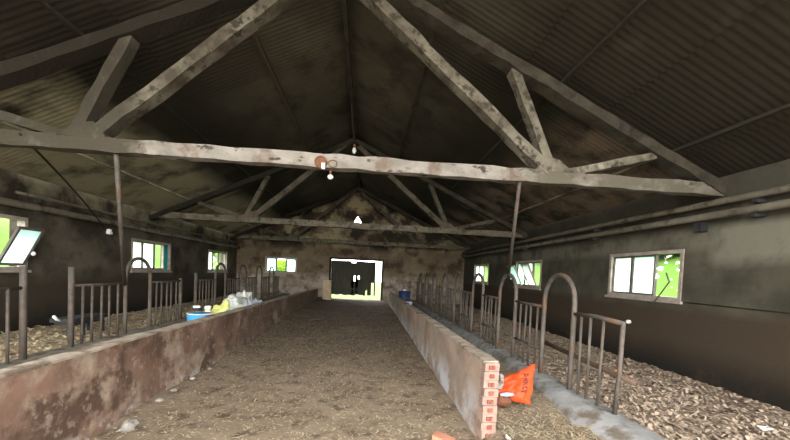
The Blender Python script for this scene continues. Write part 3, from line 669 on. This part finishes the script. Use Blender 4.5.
strands(20000, 2.6, 4.93, .8, 16.5, sr, .04, .11, .010, .032, 1.9, 13, .012, .8).build('stall_litter', 'litter', label='coarse pale litter covering the right stall floor', cat='litter', kind='stuff')
strands(5000, -6.15, -4.05, 3.0, 16.5, sl, .05, .16, .010, .035, 1.5, 14, .01, .8).build('stall_litter', 'litterL', label='pale straw litter on the left stall floor', cat='litter', kind='stuff')
strands(2200, -3.7, -2.35, 2.5, 16, tl, .04, .14, .004, .02, 1.5, 15, .008, .8).build('trough_litter', 'litter', label='sparse litter in the left trough behind the low wall', cat='litter', kind='stuff')

# ------------------------------------------------------------------ outside
gz = lambda x, y: -.12 + 3.2 * min(1, max(0, (abs(x + .6) - 8.2) / 5.0)) ** .8 + .15 * nz(x, y, .6, 2) * min(1, max(0, abs(x + .6) - 7.4))
struct(sheet(-40, 40, -40, 60, 160, 100, gz).build('ground', 'grass'))
def bush_mesh(seed, n=4200):
    random.seed(seed); b = MB()
    for _ in range(n):
        while True:
            p = Vector((random.uniform(-1, 1), random.uniform(-1, 1), random.uniform(-1, 1)))
            if .35 < p.length < 1: break
        p = Vector((p.x * 1.2, p.y * 1.6, 1.55 + p.z * 1.45)); s_ = random.uniform(.13, .24)
        a = Vector((random.gauss(0, 1), random.gauss(0, 1), random.gauss(0, 1))).normalized(); c = a.orthogonal().normalized()
        b.add([p - a * s_, p + c * s_ * .55, p + a * s_, p - c * s_ * .55], [(0, 1, 2, 3)])
    return b
protos = []
for k in range(2):
    t = thing('bush', 'x', 'bush')
    bush_mesh(40 + k).build('foliage', 'leaf', t)
    MB().tube([(0, 0, -.15), (.05, .05, .9), (0, .1, 1.8)], [.08, .06, .03], 8).build('stem', 'bark', t)
    protos.append(t)
BUSH = [((11.6, 12.6), 'green bush outside the large right window'), ((11.8, 22), 'green bush outside the middle right window'), ((11.5, 31), 'green bush outside the farthest right window'),
        ((-12.4, 11), 'green bush outside the window at the left photo edge'), ((-12.8, 20), 'green bush outside the second left window'), ((-12.6, 29), 'green bush outside the third left window'),
        ((-5.2, 21.5), 'green bush outside the far gable window')]
for i, ((x, y), lab) in enumerate(BUSH):
    t = protos[i] if i < 2 else copy_tree(protos[i % 2])
    t.location = (x, y, gz(x, y)); t.rotation_euler = (0, 0, i * 1.1); t.scale = (.8, 1.0, .7 + .05 * (i % 3)); tag(t, lab, 'bush', 'bushes outside the windows')

# ------------------------------------------------------------------ light: overcast sky through the openings
w = bpy.data.worlds.new('sky'); SC.world = w; w.use_nodes = True
bg = w.node_tree.nodes['Background']; bg.inputs[0].default_value = (1.0, .98, .93, 1); bg.inputs[1].default_value = 1.0
def portal(name, loc, rot, sx, sy):
    l = bpy.data.lights.new(name, 'AREA'); l.shape = 'RECTANGLE'; l.size = sx; l.size_y = sy; l.cycles.is_portal = True
    o = bpy.data.objects.new(name, l); C.objects.link(o); o.location = loc; o.rotation_euler = rot; return o
portal('portal_front', (CX, Y0 - .1, 2.6), (PI / 2, 0, 0), XR - XL, 5.6)
portal('portal_front', (CX, (Y0 + RY0) / 2 - .2, 5.8), (0, 0, 0), XR - XL, RY0 - Y0 + .6)
for a, c in WRN: portal('portal_window', (XR + .31, (a + c) / 2, 1.68), (PI / 2, 0, PI / 2), c - a, .83)
for a, c in WLN: portal('portal_window', (XL - .31, (a + c) / 2, 1.68), (PI / 2, 0, -PI / 2), c - a, .83)
portal('portal_door', ((DX0 + DX1) / 2, Y1 + .3, 1.15), (PI / 2, 0, PI), DX1 - DX0, 1.9)

# ------------------------------------------------------------------ camera
F, PPX, PPY = 340.0, 395.0, 286.0
yaw, pitch, roll = math.atan(30 / F), -math.atan(12 / F), .045
cd = bpy.data.cameras.new('camera'); cam = bpy.data.objects.new('camera', cd); C.objects.link(cam); SC.camera = cam
f = Vector((math.sin(yaw) * math.cos(pitch), math.cos(yaw) * math.cos(pitch), math.sin(pitch)))
r = Vector((math.cos(yaw), -math.sin(yaw), 0)); u = r.cross(f)
r2 = r * math.cos(roll) + u * math.sin(roll); u2 = u * math.cos(roll) - r * math.sin(roll)
R = Matrix((r2, u2, -f)).transposed()
cam.matrix_world = Matrix.Translation((0, 0, 1.5)) @ R.to_4x4()
cd.sensor_fit = 'HORIZONTAL'; cd.sensor_width = 36; cd.lens = 36 * F / 790
cd.shift_x = 0; cd.shift_y = (PPY - 220) / 790; cd.clip_start = .05

vs_ = SC.view_settings; SC.display_settings.display_device = 'sRGB'
vs_.view_transform = 'Standard'; vs_.look = 'None'; vs_.gamma = 1; vs_.use_curve_mapping = False
vs_.exposure = 3.9
SC.cycles.max_bounces = 8; SC.cycles.diffuse_bounces = 5; SC.cycles.transparent_max_bounces = 12
SC.cycles.use_denoising = True
